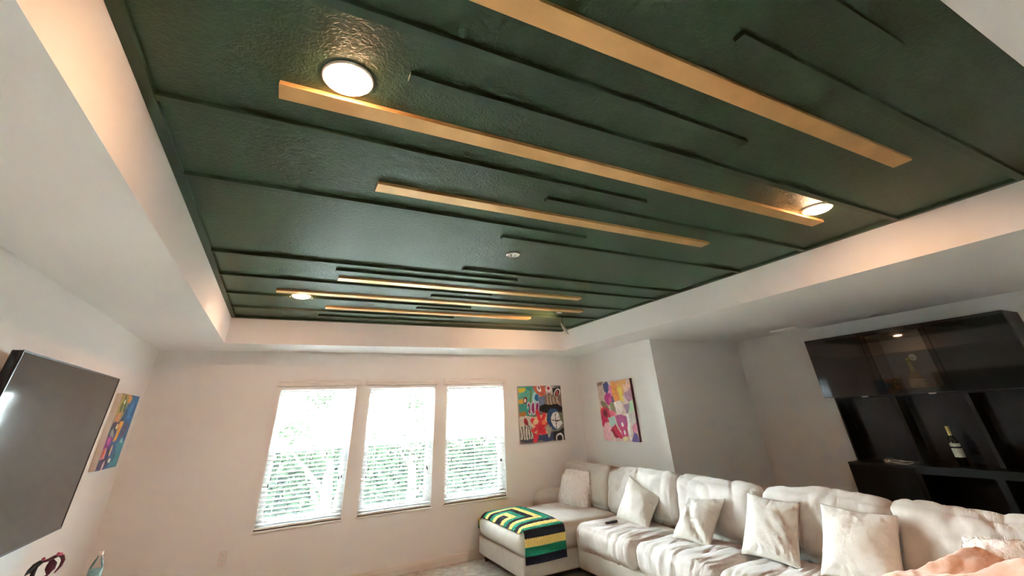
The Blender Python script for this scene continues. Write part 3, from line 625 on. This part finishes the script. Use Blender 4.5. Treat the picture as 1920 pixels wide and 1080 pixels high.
# ------------------------------------------------------------ crochet blanket over the chaise
def crochet():
    X0, X1 = 2.585, 3.095; YE, ZE = 5.000, 0.475; hang = 0.255
    cols = {'k': (26, 30, 42), 'y': (232, 205, 122), 'g': (22, 140, 110), 'd': (24, 34, 58)}
    ringc = 'kygkygkygkygd'
    nu, nv = 140, 380; top_far = 6.235; top_near = 5.03; Lt = top_far-top_near; fh = 0.10; tot = fh+Lt+hang+0.06
    vs = []; colr = []
    for j in range(nv+1):
        s = j/nv*tot
        for i in range(nu+1):
            x = X0+(X1-X0)*i/nu
            if s < fh: y = 6.262; base = (x, y, 0.475-0.055-(fh-s)); nrm = (0, 1, 0)
            elif s < fh+Lt: y = top_far-(s-fh); base = None
            else:
                t = s-fh-Lt; r = 0.05
                if t < r*1.57: a = t/r; base = (x, YE+0.03-r*math.sin(a)*0.98+0.0, 0.492-r*(1-math.cos(a))); 
                else: base = (x, YE-0.022, 0.492-r-(t-r*1.57))
            if base is None:
                hit = bvh.ray_cast(Vector((x, min(6.20, max(5.06, y)), 2)), Vector((0, 0, -1)))[0]
                z = hit.z if hit else 0.44
                if y < 5.10:
                    z0 = z; k = (5.10-y)/0.07; z = z0*(1-k)+0.492*k-0.010*k
                if y > 6.15: z -= 0.9*(y-6.15)**2*8
                z += 0.011; xe = min(1.0, max(0, (2.665-x)/0.08)); z -= 0.0*xe
                base = (x, y, z)
            # ring colour from the distance to the pattern's centre; teeth of the stitches along each ring's edge
            du = abs(x-2.635); dv = abs((s-fh)-(top_far-5.665)); lu, lv = du, dv
            if du > dv: al = s
            else: al = x
            dist = max(du, dv)+0.010*(abs(((al*34) % 1)-0.5)*2-0.5)
            k = min(len(ringc)-1, int(dist/0.0735)); cc = lin(cols[ringc[k]])
            st = 0.55+0.45*(0.5+0.5*math.sin(al*213))*(0.5+0.5*math.sin(dist*213+PI*0.5)) if ringc[k] in 'yg' else 1.0
            st = max(0.6, st)
            colr.append((*[q for q in cc], 1)); 
            rip = 0.0048*math.sin(al*290)*math.sin(max(du, dv)*171)
            b = Vector(base); b.z += rip if s < fh+Lt else 0
            if s > fh+Lt: b.y -= abs(rip)+0.006*math.sin(x*14)*min(1, (s-fh-Lt)/0.1)
            vs.append(tuple(b))
    idx = np.arange((nu+1)*(nv+1)).reshape(nv+1, nu+1)
    fc = np.stack([idx[:-1, :-1], idx[1:, :-1], idx[1:, 1:], idx[:-1, 1:]], -1).reshape(-1, 4).tolist()
    r0 = Vector((2.84, 5.6, 0.48)); me = bpy.data.meshes.new('crochet_blanket')
    me.from_pydata([tuple(Vector(v)-r0) for v in vs], [], fc)
    a = me.color_attributes.new('paint', 'FLOAT_COLOR', 'POINT'); a.data.foreach_set('color', np.array(colr, 'f').ravel())
    me.materials.append(M['yarn']); me.polygons.foreach_set('use_smooth', [True]*len(me.polygons))
    o = link('crochet_blanket', me, None, r0); tag(o, 'green, yellow and black striped crochet blanket draped over the chaise', 'blanket')
    sol = o.modifiers.new('thickness', 'SOLIDIFY'); sol.thickness = 0.008; sol.offset = 1.0
crochet()

# ------------------------------------------------------------ peach blanket heaped on the seat
def heap():
    n, m = 90, 90; X0, X1, Y0, Y1 = 3.10, 3.88, 0.70, 2.06; bm = bmesh.new(); g = []
    for j in range(m+1):
        row = []
        for i in range(n+1):
            u, v = i/n, j/m; x = X0+(X1-X0)*u; y = Y0+(2.30-0.42*u-Y0)*v
            e = min(1, min(u, 1-u)*5)*min(1, min(v*3, (1-v)*3.2)); e = e*e*(3-2*e)
            hgt = 0.30-0.20*v*v-0.05*(u-0.5)**2
            f = noise.noise(Vector((x*2.2, y*3.0, 1.5)))*0.07+noise.noise(Vector((x*6, y*5, 4)))*0.025
            ridge = 0.05*math.exp(-((v-0.73+0.20*(u-0.5))/0.05)**2)-0.03*math.exp(-((v-0.60+0.2*(u-0.5))/0.04)**2)
            z = 0.485+e*(hgt+f+ridge)+0.01*noise.noise(Vector((x*20, y*20, 2)))*e
            row.append(bm.verts.new((x+0.03*noise.noise(Vector((y*4, 0, 2))), y+0.05*noise.noise(Vector((x*5, 1, 0))), z)))
        g.append(row)
    for j in range(m):
        for i in range(n): bm.faces.new((g[j][i], g[j][i+1], g[j+1][i+1], g[j+1][i]))
    o = part('fleece_blanket', bm, M['peach'], None, True); tag(o, 'soft peach fleece blanket heaped on the near end of the sofa', 'blanket')
    sol = o.modifiers.new('thickness', 'SOLIDIFY'); sol.thickness = 0.012; sol.offset = -1
heap()

# ------------------------------------------------------------ remote control
r = root('remote_control', (3.50, 4.645, 0.494), 'small dark remote control lying on the seat in front of the tilted pillow', 'remote')
r.rotation_euler = (0, 0.03, 0.23)
link('body', to_mesh('body', B((-0.085, -0.022, 0), (0.085, 0.022, 0.020), 0.007), M['dark_pl'], True, 50), r)
bme = to_mesh('button', L([(0.0045, 0), (0.0045, 0.002), (0.003, 0.0026)], (0, 0, 0.0195), 10), M['grey_pl'])
for k in range(8): link('button', bme, r, (-0.065+0.017*(k//2)*1.6, -0.008+0.016*(k % 2), 0))

# ------------------------------------------------------------ black wall unit in the recess
PW = 0.613; YS = [3.268-k*PW for k in range(4)]; ZU0, ZU1 = 1.600, 2.248; XU, XO, XLw, XK = 5.85, 6.055, 5.85, XR-0.004
UL = ['black gloss wall cabinet nearest the bare wall, top row', 'black wall cabinet with a glass door, middle of the top row', 'black gloss wall cabinet at the right end of the top row']
OL = ['open black shelf niche holding the white cable', 'open black shelf niche holding the dark wine bottle', 'open black shelf niche at the right, empty']
LL = ['black low cabinet with a closed door under the cable', 'black low cabinet with an open compartment under the wine bottle', 'black low cabinet at the right end of the bottom row']
t = 0.018
for k in range(3):
    ya, yb = YS[k+1], YS[k]; ym = (ya+yb)/2
    c = root('wall_cabinet', (6.05, ym, ZU0), UL[k], 'cabinet', 'black cabinets of the wall unit')
    bm = bmesh.new(); xf = XU+0.021
    box(bm, (xf, ya, ZU0), (XK, ya+t, ZU1)); box(bm, (xf, yb-t, ZU0), (XK, yb, ZU1)); box(bm, (xf, ya+t, ZU0), (XK, yb-t, ZU0+t)); box(bm, (xf, ya+t, ZU1-t), (XK, yb-t, ZU1))
    inn = M['black'] if k != 1 else M['inner']
    part('carcass', bm, M['black'], c); part('back_panel', B((XK-0.008, ya+t, ZU0+t), (XK, yb-t, ZU1-t)), inn, c)
    g = 0.0022
    if k != 1:
        part('door', B((XU, ya+g, ZU0+0.002), (XU+0.019, yb-g, ZU1-0.002), 0.0015, 1), M['gloss'], c)
    else:
        bm = bmesh.new(); s = 0.050
        box(bm, (XU, ya+g, ZU0+0.002), (XU+0.019, ya+g+s, ZU1-0.002)); box(bm, (XU, yb-g-s, ZU0+0.002), (XU+0.019, yb-g, ZU1-0.002)); box(bm, (XU, ya+g+s, ZU0+0.002), (XU+0.019, yb-g-s, ZU0+s)); box(bm, (XU, ya+g+s, ZU1-s), (XU+0.019, yb-g-s, ZU1-0.002))
        d = part('door', bm, M['gloss'], c); part('glass', B((XU+0.004, ya+g+s-0.003, ZU0+s-0.003), (XU+0.009, yb-g-s+0.003, ZU1-s+0.003)), M['smoke'], d)
        part('light', L([(0.03, 0), (0.03, -0.010), (0.024, -0.013)][::-1], (5.96, 2.345, ZU1-t), 24), M['puck'], c, True, 40)
    # open niche
    o = root('shelf_niche', (6.15, ym, 0.955), OL[k], 'shelf unit', 'open niches of the wall unit')
    bm = bmesh.new(); box(bm, (XO, ya, 0.955), (XK, ya+t, 1.599)); box(bm, (XO, yb-t, 0.955), (XK, yb, 1.599)); box(bm, (XO, ya+t, 1.581), (XK, yb-t, 1.599))
    part('frame', bm, M['black'], o); part('back_panel', B((XK-0.010, ya+t, 0.955), (XK, yb-t, 1.581)), M['back'], o)
    # low cabinet
    w = root('low_cabinet', (6.05, ym, 0), LL[k], 'cabinet', 'black low cabinets of the wall unit')
    bm = bmesh.new(); zt = 0.953; xf = XLw+0.021
    box(bm, (xf, ya, 0), (XK, ya+0.03, zt)); box(bm, (xf, yb-0.03, 0), (XK, yb, zt)); box(bm, (xf-0.018, ya, zt-0.022), (XK, yb, zt)); box(bm, (xf, ya+0.03, 0), (XK, yb-0.03, 0.06))
    if k: box(bm, (xf, ya+0.03, zt-0.068), (xf+0.02, yb-0.03, zt-0.022)); box(bm, (xf, ya+0.03, 0.40), (XK, yb-0.03, 0.42))
    part('carcass', bm, M['black'], w); part('back_panel', B((XK-0.008, ya+0.03, 0.06), (XK, yb-0.03, zt-0.03)), M['black'], w)
    z1 = zt-0.026 if k == 0 else 0.40
    d = part('door', B((XLw, ya+0.006, 0.065), (XLw+0.019, yb-0.003, z1), 0.0015, 1), M['gloss' if k == 0 else 'black'], w)
for y, x, lb in ((2.864, 5.92, 'small white puck light under the left black wall cabinet'), (2.248, 5.92, 'small white puck light under the glass door cabinet')):
    p = root('puck_light', (x, y, ZU0), lb, 'light', 'unlit puck lights on the wall unit')
    part('body', L([(0.024, -0.014), (0.030, -0.011), (0.030, 0)], (x, y, ZU0), 28), M['white_pl'], p, True, 40); part('lens', L([(0.001, -0.0155), (0.021, -0.0135), (0.021, -0.010)], (x, y, ZU0), 28), M['grille'], p, True, 40)
p = root('puck_light', (XK-0.008, 2.395, 1.955), 'small white puck light stuck inside the glass door cabinet', 'light', 'unlit puck lights on the wall unit')
part('body', L([(0.034, 0), (0.034, 0.010), (0.028, 0.014)], (XK-0.008, 2.395, 1.955), 28, Vector((-1, 0, 0))), M['white_pl'], p, True, 40); part('lens', L([(0.022, 0.012), (0.022, 0.0145), (0.001, 0.0155)], (XK-0.008, 2.395, 1.955), 28, Vector((-1, 0, 0))), M['grille'], p, True, 40)

# wine bottle in the middle niche
bx, by, bz = 6.08, 2.325, 0.953
r = root('wine_bottle', (bx, by, bz), 'dark wine bottle with a pale label standing in the middle niche', 'bottle')
part('glass_body', L([(0.036, 0), (0.040, 0.006), (0.040, 0.19), (0.037, 0.215), (0.026, 0.240), (0.016, 0.258), (0.0145, 0.27), (0.0145, 0.33)], (bx, by, bz), 32), M['bottle'], r, True, 60)
part('label', L([(0.0408, 0.075), (0.0408, 0.150)], (bx, by, bz), 32), M['label'], r, True, 60); part('neck_label', L([(0.0408, 0.165), (0.0400, 0.192)], (bx, by, bz), 32), M['label'], r, True, 60)
part('capsule', L([(0.0158, 0.255), (0.0155, 0.335), (0.014, 0.3385)], (bx, by, bz), 24), M['capsule'], r, True, 60)
# spirit bottle behind the glass door
bx, by, bz = 6.06, 2.375, ZU0+t
r = root('spirit_bottle', (bx, by, bz), 'squat spirit bottle with a cream label and gold neck behind the glass door', 'bottle')
part('glass_body', L([(0.060, 0), (0.068, 0.010), (0.070, 0.08), (0.064, 0.13), (0.040, 0.165), (0.018, 0.19), (0.014, 0.21), (0.014, 0.285), (0.018, 0.290), (0.018, 0.30)], (bx, by, bz), 32), M['amber'], r, True, 60)
part('label', L([(0.0710, 0.022), (0.0712, 0.075), (0.0665, 0.118)], (bx, by, bz), 32), M['cream_lb'], r, True, 60)
part('gold_neck', L([(0.020, 0.195), (0.0165, 0.215), (0.0165, 0.295), (0.021, 0.302), (0.021, 0.318), (0.017, 0.325)], (bx, by, bz), 24), M['capsule'], r, True, 60)
# ornate framed relief beside it
r = root('ornate_box', (6.06, 2.585, ZU0+t), 'dark ornate gold flecked box behind the glass door, left of the squat bottle', 'box')
part('casing', B((6.00, 2.510, ZU0+t), (6.12, 2.650, ZU0+t+0.13), 0.006), M['dark_pl'], r)
bm = bmesh.new()
for k in range(34):
    y, z = random.uniform(2.522, 2.638), ZU0+t+random.uniform(0.014, 0.118); s = random.uniform(0.006, 0.014); bmesh.ops.create_icosphere(bm, subdivisions=1, radius=s, matrix=Matrix.Translation((6.0, y, z)))
part('relief', bm, M['ornate'], r, True)
# charging cable in the left niche
r = root('charging_cable', (6.0, 2.88, 0.953), 'white charging plug with its coiled cable on the ledge of the left niche', 'cable')
part('plug', B((5.965, 2.905, 0.953), (6.005, 2.950, 0.981), 0.006), M['white_pl'], r, True, 50)
pts = [(5.985, 2.905, 0.966)]
for a in np.linspace(0, 2.2*PI, 40): pts.append((5.965-0.075*math.sin(a)*1.0, 2.80+0.10*math.cos(a)+0.01*math.sin(3*a), 0.958+0.006*math.sin(2*a)+0.006))
part('cable', tube(bmesh.new(), pts, 0.0026, 7), M['white_pl'], r, True)
pts = [(6.0, 2.945, 0.966)]+[(6.06+0.05*math.sin(a), 2.90+0.10*math.cos(a), 0.970+0.008*math.sin(2*a)) for a in np.linspace(0.3, 6.8, 30)]
part('cable', tube(bmesh.new(), pts, 0.0026, 7), M['white_pl'], r, True)

# ------------------------------------------------------------ low console under the television with the two small objects
cz = 0.57
r = root('media_console', (-1.10, 4.3, 0), 'low white media console under the television', 'console')
bm = bmesh.new(); box(bm, (XL+0.005, 3.3, cz-0.03), (-0.90, 5.05, cz), 0.003); part('top', bm, M['white_pl'], r)
bm = bmesh.new(); box(bm, (XL+0.01, 3.32, 0.08), (-0.92, 3.34, cz-0.03)); box(bm, (XL+0.01, 5.01, 0.08), (-0.92, 5.03, cz-0.03)); box(bm, (XL+0.01, 3.34, 0.08), (-0.92, 5.01, 0.10)); box(bm, (XL+0.01, 3.34, 0.10), (XL+0.02, 5.01, cz-0.03)); part('carcass', bm, M['white_pl'], r)
for k in range(3): part('door', B((-0.92, 3.325+k*0.567, 0.085), (-0.902, 3.885+k*0.567, cz-0.034)), M['white_pl'], r)
for x in (XL+0.06, -0.96):
    for y in (3.38, 4.97): part('leg', L([(0.014, 0), (0.02, 0.08)], (x, y, 0), 10), M['leg'], r)
bx, by = -0.985, 4.915
r = root('water_bottle', (bx, by, cz), 'clear plastic water bottle with a pale blue label at the lower left', 'bottle')
part('plastic_body', L([(0.034, 0), (0.041, 0.008), (0.041, 0.07), (0.039, 0.078), (0.041, 0.086), (0.041, 0.178), (0.038, 0.190), (0.026, 0.222), (0.0145, 0.242), (0.0135, 0.262)], (bx, by, cz), 28), M['water'], r, True, 60)
part('label', L([(0.0418, 0.120), (0.0418, 0.172)], (bx, by, cz), 28), M['blue_lb'], r, True, 60)
part('cap', L([(0.0155, 0.250), (0.0155, 0.268), (0.013, 0.271)], (bx, by, cz), 20), M['white_pl'], r, True, 50)
r = root('ornament', (-1.08, 4.25, cz), 'dark red ornament with curling petals and pink buds under the television', 'ornament')
lat = Vector((0.97, 0.245, 0)); q = Vector((-1.098, 4.33, 0.838)); K = 0.0034; q0 = Vector((-1.10, 4.33, cz))
def op(l, u, d=0.0): return q+lat*(l*K)+Vector((0, 0, u*K))+Vector((0.245, -0.97, 0))*d
part('base', L([(0.05, 0), (0.05, 0.008), (0.02, 0.02), (0.008, 0.03)], q0, 24), M['petal_dark'], r, True, 50)
part('stem', tube(bmesh.new(), [q0+Vector((0, 0, 0.02)), q0+Vector((0.0, 0.0, 0.16)), op(-4, 0), op(1, 7), op(0, 14)], [0.007, 0.006, 0.008, 0.008, 0.006], 8), M['petal'], r, True)
def petal(pts, ws, m, nm):
    bm = bmesh.new(); ring = []; nrm = Vector((0.245, -0.97, 0)); pts = [op(*p) for p in pts]
    for i, (p, w) in enumerate(zip(pts, ws)):
        t = (pts[min(i+1, len(pts)-1)]-pts[max(i-1, 0)]).normalized(); sd = t.cross(nrm).normalized()*w*K
        ring.append([bm.verts.new(p-sd), bm.verts.new(p+nrm*0.006), bm.verts.new(p+sd), bm.verts.new(p-nrm*0.003)])
    for a, b in zip(ring[:-1], ring[1:]):
        for k in range(4): bm.faces.new((a[k], a[(k+1) % 4], b[(k+1) % 4], b[k]))
    bm.faces.new(ring[0][::-1]); bm.faces.new(ring[-1]); part(nm, bm, m, r, True)
petal([(-1, 5), (0, 12), (0, 19), (-2, 25)], [2, 7, 7, 3], M['petal'], 'petal')
petal([(-12, 25), (-7, 26), (0, 29), (6, 31)], [2, 2.5, 3, 2], M['petal'], 'petal')
petal([(-12, 26), (-17, 24), (-22, 20), (-27, 14), (-31, 9)], [2, 4, 5, 4, 1], M['petal_dark'], 'petal')
petal([(-19, 20), (-21, 12), (-21, 4), (-20, -3)], [2, 3.5, 3.5, 2], M['petal_dark'], 'petal')
petal([(6, 31), (11, 28), (14, 22), (13, 14), (8, 5)], [2, 3, 3, 2.5, 1], M['petal'], 'petal')
for l, u in ((-14, 29), (4, 33), (8, 32)):
    bm = bmesh.new(); bmesh.ops.create_icosphere(bm, subdivisions=2, radius=0.0095, matrix=Matrix.Translation(op(l, u, 0.004))); part('bud', bm, M['pink'], r, True)
